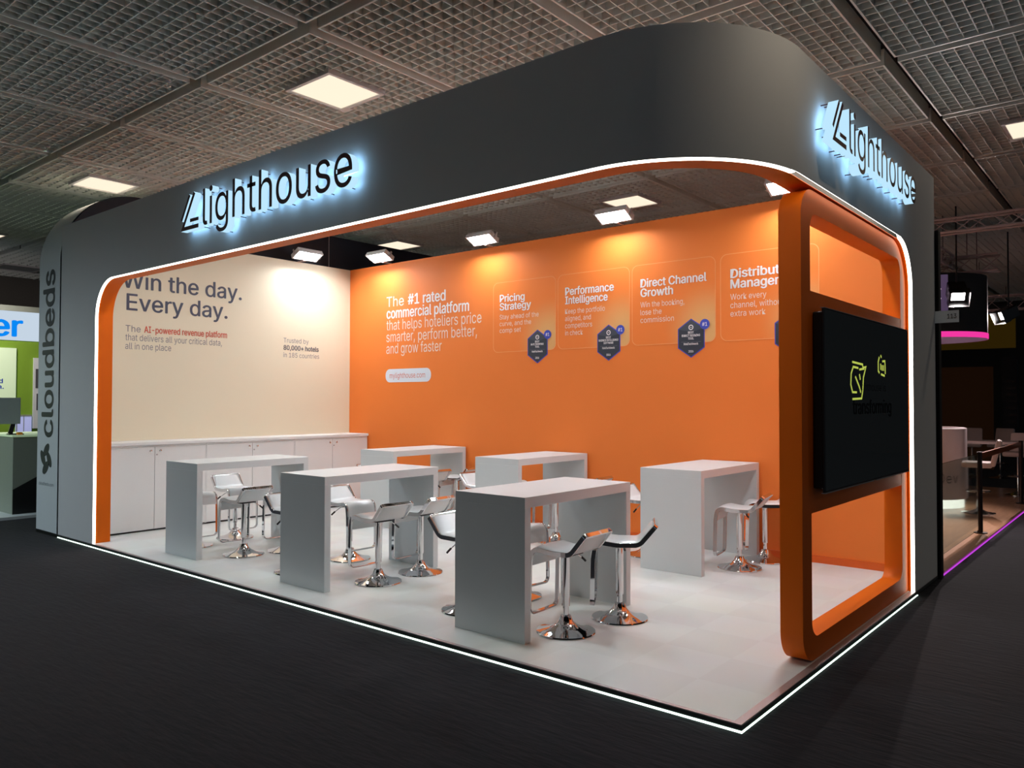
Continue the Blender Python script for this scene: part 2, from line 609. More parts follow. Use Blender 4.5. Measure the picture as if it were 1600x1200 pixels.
# ------------------------------------------------------------------ stand platform
pl = MB()
pl.box(-L + 0.02, -0.05, 0.03, D, -0.03, 0.0)
plat = struct(pl.build('floor_platform', M['floor_white']))
MB().box(-L, 0.0, 0.0, 0.03, -0.026, 0.0012).box(-0.05, 0.0, 0.03, D, -0.026, 0.0012).build('edge_trim', M['alu'], plat)
MB().box(-L, 0.004, -0.004, 0.0, -0.030, -0.004).box(0.0, 0.004, 0.0, D, -0.030, -0.004).build('edge_band', M['edge'], plat)
MB().box(-L, 0.006, -0.006, 0.02, -HB, -0.030).box(-0.02, 0.006, 0.02, 3.9, -HB, -0.037).build('floor_strip_light', M['floorled'], plat)

# inner walls with print
wb = struct(MB().box(-L + 0.01, -DEP - 0.004, YW, D - 0.01, 0, H).build('wall_back', M['orange_wall']))
MB().box(-8.6, -DEP - 0.01, YW - 0.018, YW, 0.0, 0.075).build('skirting_board', M['skirt'], wb)
wl = struct(MB().box(-L + 0.01, XW, DEP + 0.002, YW - 0.001, 0, H).build('wall_left', M['cream']))

FB = frame_front(0, YW, 0)
FLW = frame_side(XW, 0, 0)
WP, PP = M['white_print'], M['pale_print']
# headline on the orange wall
y = 3.287
lettering('headline_lettering', 'The', 0.165, 0.42, FB, PP, wb, 0.0, -8.135, y)
lettering('headline_lettering', '#1 rated', 0.165, 0.86, FB, WP, wb, 0.022, -7.62, y + 0.005)
lettering('headline_lettering', 'commercial platform', 0.165, 1.87, FB, WP, wb, 0.022, -8.135, y - 0.194)
lettering('headline_lettering', 'that helps hoteliers price', 0.165, 2.12, FB, PP, wb, 0.0, -8.135, y - 0.388)
lettering('headline_lettering', 'smarter, perform better,', 0.165, 2.03, FB, PP, wb, 0.0, -8.135, y - 0.582)
lettering('headline_lettering', 'and grow faster', 0.165, 1.29, FB, PP, wb, 0.0, -8.135, y - 0.776)
plate('address_pill', [round_rect(-8.15, -7.08, 2.037, 2.255, 0.1)], 0.001, FB @ Matrix.Translation((0, 0, 0.001)), M['pill'], wb)
lettering('address_lettering', 'mylighthouse.com', 0.085, 0.84, FB @ Matrix.Translation((0, 0, 0.0015)), M['red_print'], wb, 0.0, -8.05, 2.105)

# four cards with badges
cards = [(-5.782, ['Pricing', 'Strategy'], [0.47, 0.585], ['Stay ahead of the', 'curve, and the', 'comp set'], [0.72, 0.585, 0.40], ['BEST', 'RATE SHOPPING', 'TOOL']),
         (-4.607, ['Performance', 'Intelligence'], [0.78, 0.685], ['Keep the portfolio', 'aligned, and', 'competitors', 'in check'], [0.64, 0.42, 0.44, 0.29], ['BEST', 'BUSINESS INTELLIGENCE', 'SOFTWARE']),
         (-3.434, ['Direct Channel', 'Growth'], [0.905, 0.46], ['Win the booking,', 'lose the', 'commission'], [0.61, 0.30, 0.47], ['BEST', 'DIRECT BOOKING', 'TOOL']),
         (-2.233, ['Distribution', 'Management'], [0.79, 0.86], ['Work every', 'channel, without', 'extra work'], [0.43, 0.63, 0.42], ['BEST', 'CHANNEL MANAGER', 'TOOL'])]
for cx, ti, tw, bo, bw, hx in cards:
    x1 = cx + 1.142
    plate('card_print', [round_rect(cx, x1, 2.44, 3.46, 0.085)], 0.0006, FB @ Matrix.Translation((0, 0, 0.0007)), card_mat(x1), wb)
    plate('card_outline', [round_rect(cx, x1, 2.44, 3.46, 0.085), round_rect(cx + 0.007, x1 - 0.007, 2.447, 3.453, 0.08)], 0.0006, FB @ Matrix.Translation((0, 0, 0.0019)), M['line_print'], wb)
    tf = FB @ Matrix.Translation((0, 0, 0.0016))
    for i, (s, w) in enumerate(zip(ti, tw)):
        lettering('card_title_lettering', s, 0.103, w, tf, WP, wb, 0.026, cx + 0.125, 3.172 - 0.121 * i)
    for i, (s, w) in enumerate(zip(bo, bw)):
        lettering('card_text_lettering', s, 0.068, w, tf, PP, wb, 0.0, cx + 0.125, 2.918 - 0.0975 * i)
    hxx, hz = cx + 0.825, 2.497
    def hexa(r):
        return [(hxx + 0.86 * r * math.cos(R(90 + 60 * k)) / math.cos(R(30)) * math.cos(R(30)), hz + r * math.sin(R(90 + 60 * k))) for k in range(6)]
    plate('badge_hexagon', [hexa(0.236)], 0.002, FB @ Matrix.Translation((0, 0, 0.003)), M['hexblue'], wb)
    bf = FB @ Matrix.Translation((0, 0, 0.0055))
    plate('badge_field', [hexa(0.222)], 0.0008, bf, M['hexdark'], wb)
    h = hexa(0.222)
    plate('badge_fold', [[h[0], h[1], (hxx, hz + 0.075), h[5]]], 0.0008, bf @ Matrix.Translation((0, 0, 0.0012)), M['hexlight'], wb)
    tf = bf @ Matrix.Translation((0, 0, 0.0022))
    ring = [(hxx + 0.032 * math.cos(R(a)), hz + 0.13 + 0.032 * math.sin(R(a))) for a in range(0, 360, 20)]
    ring2 = [(hxx + 0.022 * math.cos(R(a)), hz + 0.13 + 0.022 * math.sin(R(a))) for a in range(0, 360, 20)]
    plate('badge_symbol', [ring, ring2], 0.0006, tf @ Matrix.Translation((0, 0, 0.0006)), WP, wb)
    plate('badge_symbol', [round_rect(hxx - 0.012, hxx + 0.012, hz + 0.127, hz + 0.133, 0.002, 2)], 0.0006, tf @ Matrix.Translation((0, 0, 0.0006)), WP, wb)
    wmax = 0.30
    for i, s in enumerate(hx):
        w = min(wmax, (0.075, 0.011 * len(s) + 0.06, 0.017 * len(s) + 0.02)[i])
        w = min(wmax, 0.0165 * len(s) + 0.01) if len(s) > 8 else 0.019 * len(s)
        lettering('badge_lettering', s, 0.026, w, tf, WP, wb, 0.02, hxx - w / 2, hz + 0.055 - 0.036 * i)
    plate('badge_rule', [[(hxx - 0.13, hz - 0.047), (hxx + 0.13, hz - 0.047), (hxx + 0.13, hz - 0.044), (hxx - 0.13, hz - 0.044)]], 0.0005, tf @ Matrix.Translation((0, 0, 0.0006)), M['grey_print'], wb)
    lettering('badge_lettering', 'HotelTechAwards', 0.026, 0.19, tf, WP, wb, 0.015, hxx - 0.095, hz - 0.082)
    lettering('badge_lettering', '2026', 0.026, 0.066, tf, WP, wb, 0.02, hxx - 0.033, hz - 0.172)
    dot = [(cx + 1.005 + 0.062 * math.cos(R(a)), 2.655 + 0.062 * math.sin(R(a))) for a in range(0, 360, 12)]
    plate('badge_dot', [dot], 0.001, bf @ Matrix.Translation((0, 0, 0.004)), M['dotblue'], wb)
    lettering('badge_lettering', '#1', 0.045, 0.066, bf @ Matrix.Translation((0, 0, 0.005)), WP, wb, 0.01, cx + 0.972, 2.633)

# writing on the cream wall
SL, GP = M['slate'], M['grey_print']
lettering('headline_lettering', 'Win the day.', 0.225, 1.80, FLW, SL, wl, 0.012, 0.70, 3.272)
lettering('headline_lettering', 'Every day.', 0.225, 1.50, FLW, SL, wl, 0.012, 0.765, 2.968)
lettering('subline_lettering', 'The', 0.088, 0.205, FLW, GP, wl, 0.0, 0.757, 2.672)
lettering('subline_lettering', 'AI-powered revenue platform', 0.088, 1.25, FLW, M['red_print'], wl, 0.02, 1.01, 2.674)
lettering('subline_lettering', 'that delivers all your critical data,', 0.088, 1.42, FLW, GP, wl, 0.0, 0.757, 2.553)
lettering('subline_lettering', 'all in one place', 0.088, 0.64, FLW, GP, wl, 0.0, 0.757, 2.434)
lettering('note_lettering', 'Trusted by', 0.075, 0.48, FLW, GP, wl, 0.0, 3.247, 2.668)
lettering('note_lettering', '80,000+ hotels', 0.075, 0.68, FLW, SL, wl, 0.02, 3.247, 2.55)
lettering('note_lettering', 'in 185 countries', 0.075, 0.69, FLW, GP, wl, 0.0, 3.247, 2.432)

# ------------------------------------------------------------------ portal: grey fascia with rounded corner, orange lining, strip light
SFL = L - RC
SARC = RC * math.pi / 2
ST = SFL + SARC + (D - RC)
SW, SE = WL, SFL + SARC + (YR - RC)
def plan(s):
    if s <= SFL:
        return Vector((-L + s, 0, 0)), Vector((0, -1, 0))
    if s <= SFL + SARC:
        a = (s - SFL) / RC
        n = Vector((math.sin(a), -math.cos(a), 0))
        return Vector((-RC, RC, 0)) + n * RC, n
    return Vector((0, RC + s - SFL - SARC, 0)), Vector((1, 0, 0))
def pos(s, z, dep=0.0):
    p, n = plan(s)
    q = p - n * dep
    return Vector((q.x, q.y, z))
svals = {0.0, SW, SE, ST, SFL, SFL + SARC}
for k in range(33):
    svals.add(SFL + SARC * k / 32)
for k in range(17):
    a = math.pi / 2 * k / 16
    svals.add(SW + RL * (1 - math.cos(a)))
    svals.add(SE - RR * (1 - math.cos(a)))
for k in range(1, 8):
    svals.add(SW + RL + (SFL - SW - RL) * k / 8)
svals = sorted(svals)
sv = [svals[0]]
for s in svals[1:]:
    if s - sv[-1] > 1e-5:
        sv.append(s)
def zlow(s, inside):
    if not inside:
        return 0.0
    z = HS
    if s < SW + RL:
        d = RL - (s - SW)
        z = min(z, HS - RL + math.sqrt(max(0, RL * RL - d * d)))
    if s > SE - RR:
        d = RR - (SE - s)
        z = min(z, HS - RR + math.sqrt(max(0, RR * RR - d * d)))
    return z
portal = thing('portal_fascia', 'tall grey portal fascia with rounded corner framing the orange stand', 'fascia', (0, 0, 0))
sh = MB()
for a, b in zip(sv, sv[1:]):
    ins = a >= SW - 1e-6 and b <= SE + 1e-6
    za, zb = zlow(a, ins), zlow(b, ins)
    sh.quad(pos(a, za), pos(b, zb), pos(b, H), pos(a, H))
    sh.quad(pos(a, za, DEP), pos(a, H, DEP), pos(b, H, DEP), pos(b, zb, DEP))
    sh.quad(pos(a, H), pos(b, H), pos(b, H, DEP), pos(a, H, DEP))
for s in (0.0, ST):
    sh.quad(pos(s, 0), pos(s, H), pos(s, H, DEP), pos(s, 0, DEP))
sh.build('fascia_shell', M['grey'], portal, smooth=True)
# edge of the opening
edge = [(SW, 0.002), (SW, HS - RL)]
for k in range(1, 17):
    a = math.pi / 2 * k / 16
    edge.append((SW + RL * (1 - math.cos(a)), HS - RL + RL * math.sin(a)))
edge += [(s, HS) for s in sv if SW + RL + 1e-4 < s < SE - RR - 1e-4]
for k in range(16, -1, -1):
    a = math.pi / 2 * k / 16
    edge.append((SE - RR * (1 - math.cos(a)), HS - RR + RR * math.sin(a)))
edge.append((SE, 0.002))
def inward(i):
    """unit (s, z) vector pointing into the opening"""
    a, b = edge[max(0, i - 1)], edge[min(len(edge) - 1, i + 1)]
    t = Vector((b[0] - a[0], b[1] - a[1])).normalized()
    return Vector((t.y, -t.x))
def band(d0, d1, th, off=0.0, thin=False):
    mb = MB()
    rows = []
    for i, (s, z) in enumerate(edge):
        v = inward(i)
        if thin and z > HS - 0.001 and s > SFL + SARC - 0.05:
            off = -0.034          # tucked up behind the fascia edge, above the screen stand
        else:
            off = 0.0
        e0 = d0
        if not thin and z > HS - 0.001 and s > SFL + SARC - 0.05:
            e0 = 0.046            # the lining starts behind the screen stand's face here
        o = [(s + v.x * off, z + v.y * off), (s + v.x * (off + th), z + v.y * (off + th))]
        rows.append([mb.bm.verts.new(pos(o[0][0], o[0][1], e0)), mb.bm.verts.new(pos(o[0][0], o[0][1], d1)), mb.bm.verts.new(pos(o[1][0], o[1][1], d1)), mb.bm.verts.new(pos(o[1][0], o[1][1], e0))])
    for A, B in zip(rows, rows[1:]):
        for j in range(4):
            mb.bm.faces.new((A[j], A[(j + 1) % 4], B[(j + 1) % 4], B[j]))
    mb.bm.faces.new(rows[0])
    mb.bm.faces.new(rows[-1][::-1])
    return mb
band(0.036, DEP, 0.004).build('lining', M['orange'], portal, True)
band(0.004, 0.034, 0.010, thin=True).build('strip_light', M['strip'], portal, True)

# ------------------------------------------------------------------ glowing letter signs
def extruded(name, me2d, depth, lift, matrix, parent):
    """solid letter: bright translucent returns, dark face"""
    bm = bmesh.new()
    bm.from_mesh(me2d)
    for f in bm.faces:
        f.material_index = 1
    r = bmesh.ops.extrude_face_region(bm, geom=bm.faces[:])
    for v in [g for g in r['geom'] if isinstance(g, bmesh.types.BMVert)]:
        v.co.z += depth
    bmesh.ops.recalc_face_normals(bm, faces=bm.faces[:])
    bm.normal_update()
    for f in bm.faces:
        f.material_index = (0 if f.calc_center_median().z > depth / 2 else 2) if abs(f.normal.z) > 0.7 else 1
    for v in bm.verts:
        v.co.z += lift
    bm.transform(matrix)
    me = bpy.data.meshes.new(name)
    bm.to_mesh(me)
    bm.free()
    return link_mesh(name, me, [M['letter_face'], M['letter_side'], M['letter_halo']], parent)

def stroke(pts, w):
    """thick 2-D polyline outline with a rounded end"""
    pts = [Vector(p) for p in pts]
    Lft, Rgt = [], []
    for i, p in enumerate(pts):
        a, b = pts[max(0, i - 1)], pts[min(len(pts) - 1, i + 1)]
        t1 = (p - a).normalized() if i > 0 else (b - p).normalized()
        t2 = (b - p).normalized() if i < len(pts) - 1 else t1
        n1, n2 = Vector((-t1.y, t1.x)), Vector((-t2.y, t2.x))
        n = (n1 + n2).normalized()
        k = w / 2 / max(0.5, n.dot(n1))
        Lft.append(tuple(p + n * k))
        Rgt.append(tuple(p - n * k))
    return Lft + Rgt[::-1]

def letter_sign(label, length, zbase, hx, mk):
    """word with emblem; mk(u) gives the frame at the start of the word"""
    t = thing('letter_sign', label, 'sign', (0, 0, 0))
    word = 'lighthouse'
    pre = []
    x = 0.0
    advs = []
    for i in range(len(word) + 1):
        if i == 0:
            advs.append(0.0)
            continue
        a = text_mesh(word[:i] + '.')
        bb = bounds(a)
        bpy.data.meshes.remove(a)
        d = text_mesh('.')
        db = bounds(d)
        bpy.data.meshes.remove(d)
        advs.append(bb[1] - db[1])
    asc = None
    me = text_mesh('l')
    asc = bounds(me)[3]
    bpy.data.meshes.remove(me)
    emb_w = hx * 1.03
    sy = hx / asc
    sx = (length - emb_w) / advs[-1]
    def pins(me):
        bb = bounds(me)
        # foot the pins on real letter surface: lowest and highest vertices
        for pick in (min, max):
            v = pick((v.co for v in me.vertices), key=lambda c: c.y)
            yy = v.y + (0.012 if pick is min else -0.012)
            MB().lathe([(0.004, 0.0006), (0.004, 0.056)], v.x, yy, 8).build('mounting_pin', M['letter_face'], t, True, mk)
    for i, ch in enumerate(word):
        m2 = text_mesh(ch)
        m2.transform(Matrix.Translation((emb_w, 0, 0)) @ Matrix.Diagonal((sx, sy, 1, 1)) @ Matrix.Translation((advs[i], 0, 0)))
        extruded('letter', m2, 0.068, 0.05, mk, t)
        pins(m2)
        bpy.data.meshes.remove(m2)
    for o in (stroke([(0.235, 0.345), (0.012, 0.014), (0.318, 0.014)], 0.040),
              stroke([(0.145, 0.335), (-0.012, 0.1)], 0.034),
              stroke([(0.155, 0.082), (0.318, 0.082)], 0.034)):
        o = [(a * (hx / 0.35), b * (hx / 0.35)) for a, b in o]
        cu = bpy.data.curves.new('e', 'CURVE')
        cu.dimensions = '2D'
        cu.fill_mode = 'BOTH'
        sp = cu.splines.new('POLY')
        sp.points.add(len(o) - 1)
        for p, q in zip(sp.points, o):
            p.co = (q[0], q[1], 0, 1)
        sp.use_cyclic_u = True
        m2 = curve_to_mesh(cu, Matrix.Identity(4))
        bpy.data.curves.remove(cu)
        extruded('emblem_stroke', m2, 0.068, 0.05, mk, t)
        pins(m2)
        bpy.data.meshes.remove(m2)
    return t
letter_sign('glowing raised letter sign with emblem on the long front fascia', 2.73, 3.45, 0.36, frame_front(-5.87, 0, 3.452))
letter_sign('glowing raised letter sign with emblem on the short side fascia above the screen', 2.235, 3.455, 0.30, frame_side(0, 1.225, 3.458))

# ------------------------------------------------------------------ orange screen frame and screen
sf = thing('screen_stand', 'orange rounded frame standing under the side fascia and carrying the screen', 'screen frame', (-0.135, 2.46, 0))
ring_m = Matrix.Translation((-0.135, 0, 0)).inverted() @ frame_side(-0.135, 0, 0)
def local(o, par):
    o.data.transform(Matrix.Translation(-Vector(par.location)))
    return o
o = plate('surround', [round_rect(1.11, 3.81, 0.003, 3.174, (0.44, 0.21, 0.21, 0.03), 12), round_rect(1.285, 3.63, 0.15, 3.02, 0.12, 12)], 0.075, frame_side(-0.135, 0, 0), M['orange'], sf)
local(o, sf)
local(MB().box(-0.205, -0.062, 1.28, 3.64, 0.985, 2.485).build('mounting_board', M['orange'], sf), sf)
tv = thing('screen', 'large black flat TV screen hung on the orange frame', 'TV', (-0.02, 2.41, 1.13))
local(MB().box(-0.06, 0.012, 1.32, 3.50, 1.15, 2.345, 0.01).build('casing', M['black'], tv), tv)
local(MB().box(0.008, 0.026, 1.30, 3.52, 1.127, 2.365, 0.004).build('bezel', M['black'], tv), tv)
local(MB().box(0.024, 0.0275, 1.312, 3.508, 1.14, 2.355).build('display', M['screen'], tv), tv)
for e in ((1.30, 2.43, 1.121, 1.1275), (2.51, 3.52, 1.121, 1.1275), (1.30, 3.52, 2.3645, 2.369)):
    local(MB().box(0.0, 0.0285, *e).build('silver_edge', M['alu'], tv), tv)
FS = frame_side(0.0278, 0, 0)
local(lettering('display_lettering', 'transforming', 0.105, 1.04, FS, M['screen_text'], tv, 0.02, 1.90, 1.645), tv)
local(lettering('display_lettering', 'lighthouse is', 0.06, 0.72, FS, M['screen_dim'], tv, 0.0, 2.06, 1.82), tv)
def drawing(lines, w=0.015):
    for ln in lines:
        o = plate('display_drawing', [stroke(ln, w)], 0.0005, FS @ Matrix.Translation((0, 0.06 if ln[0][0] < 2.4 else 0.03, 0.0012)), M['screen_line'], tv)
        local(o, tv)
drawing([[(1.90, 1.965), (2.15, 1.955), (2.16, 1.93)], [(2.15, 1.93), (2.235, 1.94), (2.17, 1.86), (2.15, 1.76), (2.12, 1.70), (1.90, 1.695)],
         [(2.04, 1.925), (1.92, 1.93), (1.87, 1.88), (1.86, 1.80), (1.90, 1.745), (2.00, 1.745)], [(1.97, 1.86), (2.06, 1.79), (2.10, 1.745)],
         [(2.07, 1.915), (2.19, 1.925)], [(2.07, 1.88), (2.09, 1.84)]])
drawing([[(2.60, 2.06), (2.57, 2.02), (2.57, 1.95), (2.60, 1.935)], [(2.64, 2.075), (2.66, 2.06)], [(2.69, 2.03), (2.76, 2.035), (2.77, 1.99), (2.77, 1.93)],
         [(2.64, 2.01), (2.64, 1.96)], [(2.68, 2.0), (2.68, 1.955)], [(2.72, 2.0), (2.72, 1.955)], [(2.65, 1.925), (2.75, 1.915)]], 0.016)

# ------------------------------------------------------------------ floodlights
def floodlight(name_label, loc, rz, group='floodlights on top of the stand walls', glass='flood'):
    """local: wall behind at +y, lamp reaches out to -y, face down"""
    t = thing('floodlight', name_label, 'floodlight', loc, rz, group)
    tilt = Matrix.Rotation(R(-28), 4, 'X')
    body = MB().box(-0.235, 0.235, -0.22, 0.0, 0.0, 0.045, 0.01)
    for k in range(7):
        x = -0.18 + 0.06 * k
        body.box(x - 0.006, x + 0.006, -0.18, -0.03, 0.045, 0.075)
    for a in ((-0.235, 0.235, -0.22, -0.203), (-0.235, 0.235, -0.017, 0.0), (-0.235, -0.213, -0.203, -0.017), (0.213, 0.235, -0.203, -0.017)):
        body.box(*a, -0.03, 0.002)
    body.build('housing', M['lamp_body'], t, matrix=tilt)
    MB().box(-0.205, 0.205, -0.195, -0.025, -0.003, 0.004).build('lamp_glass', M[glass], t, matrix=tilt)
    br = MB()
    for s in (-1, 1):
        br.box(s * 0.242 - 0.006, s * 0.242 + 0.006, -0.12, -0.09, -0.03, 0.07)
    br.build('bracket', M['alu'], t, matrix=tilt)
    MB().box(-0.02, 0.02, -0.02, 0.14, -0.035, -0.02).box(-0.02, 0.02, -0.04, -0.02, -0.035, 0.03).build('wall_clamp', M['alu'], t)
    return t
for x, lab in ((-8.05, 'floodlight on the orange wall top, next to the cream wall corner'), (-5.80, 'floodlight on the orange wall top above the headline end'),
               (-3.56, 'floodlight on the orange wall top above the direct channel card'), (-1.33, 'floodlight on the orange wall top half hidden by the screen frame')):
    floodlight(lab, (x, 4.45, 4.035), 0)
floodlight('floodlight on top of the cream wall', (-8.95, 3.52, 4.035), R(90))
for x, lab in ((-7.2, 'added floodlight out of view behind the front fascia, at its cabinet end'), (-4.6, 'added floodlight out of view behind the front fascia, at its middle'), (-2.0, 'added floodlight out of view behind the front fascia, near the rounded corner')):  # unseen lamps added behind the fascia to light the orange wall
    floodlight(lab, (x, 0.365, 3.90), R(180), 'added floodlights out of view behind the fascia', 'flood_added')

floodlight('added floodlight out of view behind the side fascia, above the screen', (-0.365, 2.4, 3.90), R(-90), 'added floodlights out of view behind the fascia', 'flood')  # unseen lamp added to brighten floor and wall near the screen

# ------------------------------------------------------------------ cabinets along the cream wall
for i, (ya, yb, lab) in enumerate(((0.215, 1.670, 'white two-door cabinet at the end by the pillar'), (1.674, 3.124, 'white two-door cabinet, middle one of the run'), (3.128, 4.565, 'white two-door cabinet at the orange wall corner'))):
    t = thing('cabinet', lab, 'cabinet', (XW + 0.005, (ya + yb) / 2, 0.0), 0, 'white cabinets along the cream wall')
    w = (yb - ya) / 2
    MB().box(0, 0.47, -w, w, 0.02, 1.138).box(0.03, 0.45, -w + 0.02, w - 0.02, 0.0, 0.02).build('body', M['seam'], t)
    for s in (-1, 1):
        y0, y1 = (-w + 0.012, -0.003) if s < 0 else (0.003, w - 0.012)
        d = MB().box(0.472, 0.492, y0, y1, 0.025, 1.112, 0.0015).build('door', M['cabinet'], t)
        yk = -0.065 if s < 0 else 0.065
        k = MB().lathe([(0.006, 0), (0.006, 0.014), (0.016, 0.018), (0.017, 0.026), (0.01, 0.031)], seg=14)
        k.build('knob', M['chrome'], d, True, Matrix.Translation((0.492, yk, 1.062)) @ Matrix.Rotation(R(90), 4, 'Y'))
        if s > 0:
            MB().lathe([(0.011, 0), (0.011, 0.005), (0.004, 0.006)], seg=12).build('lock', M['alu'], d, True, Matrix.Translation((0.492, 0.028, 1.01)) @ Matrix.Rotation(R(90), 4, 'Y'))
    MB().box(0.455, 0.4915, -w, -w + 0.0105, 0.02, 1.138).box(0.455, 0.4915, w - 0.0105, w, 0.02, 1.138).box(0.455, 0.4915, -w + 0.0105, w - 0.0105, 1.115, 1.138).build('face_rail', M['cabinet'], t)
wt = MB().box(-9.085, -8.565, 0.212, 4.572, 1.140, 1.182, 0.004).build('worktop', M['cabinet'])
tag(wt, 'long white worktop lying across the three cabinets', 'worktop')

# ------------------------------------------------------------------ bar tables
tb = thing('bar_table', 'white bar table of the front row next to the screen frame', 'table', (-2.10, 0.325, 0), 0, 'white bar tables')
TW, TL_, TH, TT, TP = 0.69, 1.44, 1.045, 0.078, 0.068
MB().box(-TW / 2, TW / 2, 0, TL_, TH - TT, TH, 0.002).build('tabletop', M['white'], tb)
MB().box(-TW / 2, TW / 2, 0.0, TP, 0, TH - TT, 0.002).build('end_panel', M['white'], tb)
MB().box(-TW / 2, TW / 2, TL_ - TP, TL_, 0, TH - TT, 0.002).build('end_panel', M['white'], tb)
tables = {'A': tb}
for key, x, y, lab in (('B', -4.425, 0.325, 'white bar table in the middle of the front row'), ('C', -6.66, 0.31, 'white bar table of the front row beside the cabinets'),
                       ('D', -2.11, 3.118, 'white bar table against the orange wall, behind the one nearest the screen frame'), ('E', -4.45, 3.118, 'white bar table against the orange wall, middle of the back row'),
                       ('F', -6.65, 3.118, 'white bar table against the orange wall beside the cabinet corner')):
    c = copy_tree(tb)
    c.location = (x, y, 0)
    c['label'] = lab
    tables[key] = c

# ------------------------------------------------------------------ bar stools
def make_stool(label):
    """chrome swivel stool; the sitter faces -x"""
    t = thing('bar_stool', label, 'bar stool', (0, 0, 0), 0, 'white and chrome bar stools')
    MB().lathe([(0.222, 0.0), (0.226, 0.006), (0.222, 0.014), (0.19, 0.021), (0.13, 0.036), (0.085, 0.056), (0.055, 0.085), (0.043, 0.115), (0.04, 0.125)], seg=48).build('base', M['chrome'], t, True)
    MB().lathe([(0.022, 0.12), (0.022, 0.21)], seg=24).build('gas_lift', M['chrome'], t, True)
    MB().lathe([(0.030, 0.195), (0.031, 0.20), (0.031, 0.56), (0.034, 0.575), (0.06, 0.58), (0.06, 0.59)], seg=24).build('column', M['chrome'], t, True)
    # side profile (x, z)
    prof = fillet([(0.272, 0.0, 0.752), (0.158, 0.0, 0.616), (-0.02, 0.0, 0.612), (-0.180, 0.0, 0.634), (-0.200, 0.0, 0.50)], [0, 0.085, 0.4, 0.062, 0], 7)
    # cushion
    cb = MB()
    hw, th = 0.172, 0.019
    rings = []
    n = len(prof)
    for i, p in enumerate(prof):
        a, b = prof[max(0, i - 1)], prof[min(n - 1, i + 1)]
        tg = (b - a).normalized()
        nm = Vector((-tg.z, 0, tg.x))
        if nm.z < 0 and abs(tg.z) < 0.9:
            nm = -nm
        if i == 0:
            base_n = nm
        elif nm.dot(prev) < 0:
            nm = -nm
        prev = nm
        f = 1.0
        if i == 0:
            f = 0.86
        w = hw * f
        c = p + nm * 0.006
        ring = []
        for u, v in ((-1, 0), (-0.985, 0.55), (-0.93, 0.9), (-0.6, 1.12), (0, 1.25), (0.6, 1.12), (0.93, 0.9), (0.985, 0.55), (1, 0), (0.985, -0.55), (0.93, -0.8), (0, -0.85), (-0.93, -0.8), (-0.985, -0.55)):
            ring.append(cb.bm.verts.new(c + Vector((0, u * w, 0)) + nm * (v * th)))
        rings.append(ring)
    for A, B in zip(rings, rings[1:]):
        for j in range(len(A)):
            cb.bm.faces.new((A[j], A[(j + 1) % len(A)], B[(j + 1) % len(A)], B[j]))
    cb.bm.faces.new(rings[0][::-1])
    cb.bm.faces.new(rings[-1])
    cb.build('cushion', M['cushion'], t, True)
    # flat chrome loop round the seat and down to the footrest
    hy = 0.184
    side = [Vector((p.x, hy, p.z)) for p in prof]
    foot = [Vector((-0.208, hy, 0.135))]
    pts = [Vector((0.287, 0, 0.770)), Vector((0.287, hy, 0.770))] + [side[1] + (side[0] - side[1]) * 0.9] + side[1:] + foot + [Vector((-0.208, 0, 0.135))]
    half = []
    raw = fillet(pts, [0, 0.055, 0] + [0] * (len(side) - 1) + [0.05, 0], 6)
    loop = raw + [Vector((p.x, -p.y, p.z)) for p in raw[-2:0:-1]]
    rr = [(0.018, 0.004), (0.0165, 0.0062), (-0.0165, 0.0062), (-0.018, 0.004), (-0.018, -0.004), (-0.0165, -0.0062), (0.0165, -0.0062), (0.018, -0.004)]
    fr = MB()
    fr.sweep(loop, rr, (-0.77, 0, 0.64), closed=True)
    fr.build('frame', M['chrome'], t, True)
    MB().box(-0.10, 0.10, -0.09, 0.09, 0.585, 0.597, 0.003).build('seat_plate', M['black'], t)
    lv = MB().sweep(fillet([(0.0, 0.03, 0.578), (0.01, 0.12, 0.575), (0.03, 0.20, 0.52)], 0.03), circ(0.0045, 8), (0, 0, 1)).build('lever', M['chrome'], t, True)
    MB().sweep([(0.024, 0.182, 0.535), (0.034, 0.212, 0.508), (0.036, 0.219, 0.5)], circ(0.009, 8), (0, 0, 1)).build('lever_tip', M['black'], lv, True)
    return t
TN = {'A': 'front table nearest the screen frame', 'B': 'middle front table', 'C': 'front table by the cabinets', 'D': 'back table nearest the screen frame', 'E': 'middle back table', 'F': 'back table at the cabinet corner'}
TN = {'A': 'front table next to the screen frame', 'B': 'middle front table', 'C': 'front table beside the cabinets', 'D': 'wall table next to the screen frame', 'E': 'middle wall table', 'F': 'wall table beside the cabinets'}
# table, side toward the screen (+) or the cabinets (-), x, y, turn
ST_ = [('A', '+', 0, -1.72, 0.775, 2), ('A', '+', 1, -1.605, 1.35, 30), ('A', '-', 0, -2.69, 0.74, 180), ('A', '-', 1, -2.68, 1.36, 172),
       ('B', '+', 0, -4.035, 0.92, -3), ('B', '+', 1, -4.035, 1.475, 3), ('B', '-', 0, -5.02, 0.69, 184), ('B', '-', 1, -5.115, 1.44, 178),
       ('C', '+', 0, -6.225, 0.825, 0), ('C', '+', 1, -6.05, 1.28, 2), ('C', '-', 0, -7.14, 0.715, 180), ('C', '-', 1, -7.28, 1.345, 176),
       ('D', '+', 0, -1.655, 3.77, 9), ('D', '+', 1, -1.60, 4.32, 27), ('D', '-', 0, -2.745, 3.745, 180),
       ('E', '+', 0, -4.0, 3.72, 4), ('E', '+', 1, -3.93, 4.27, 2), ('E', '-', 0, -5.12, 3.66, 182), ('E', '-', 1, -5.15, 4.2, 180),
       ('F', '+', 0, -6.2, 3.66, 0), ('F', '+', 1, -6.14, 4.2, 10), ('F', '-', 0, -7.25, 3.66, 180)]
s0 = None
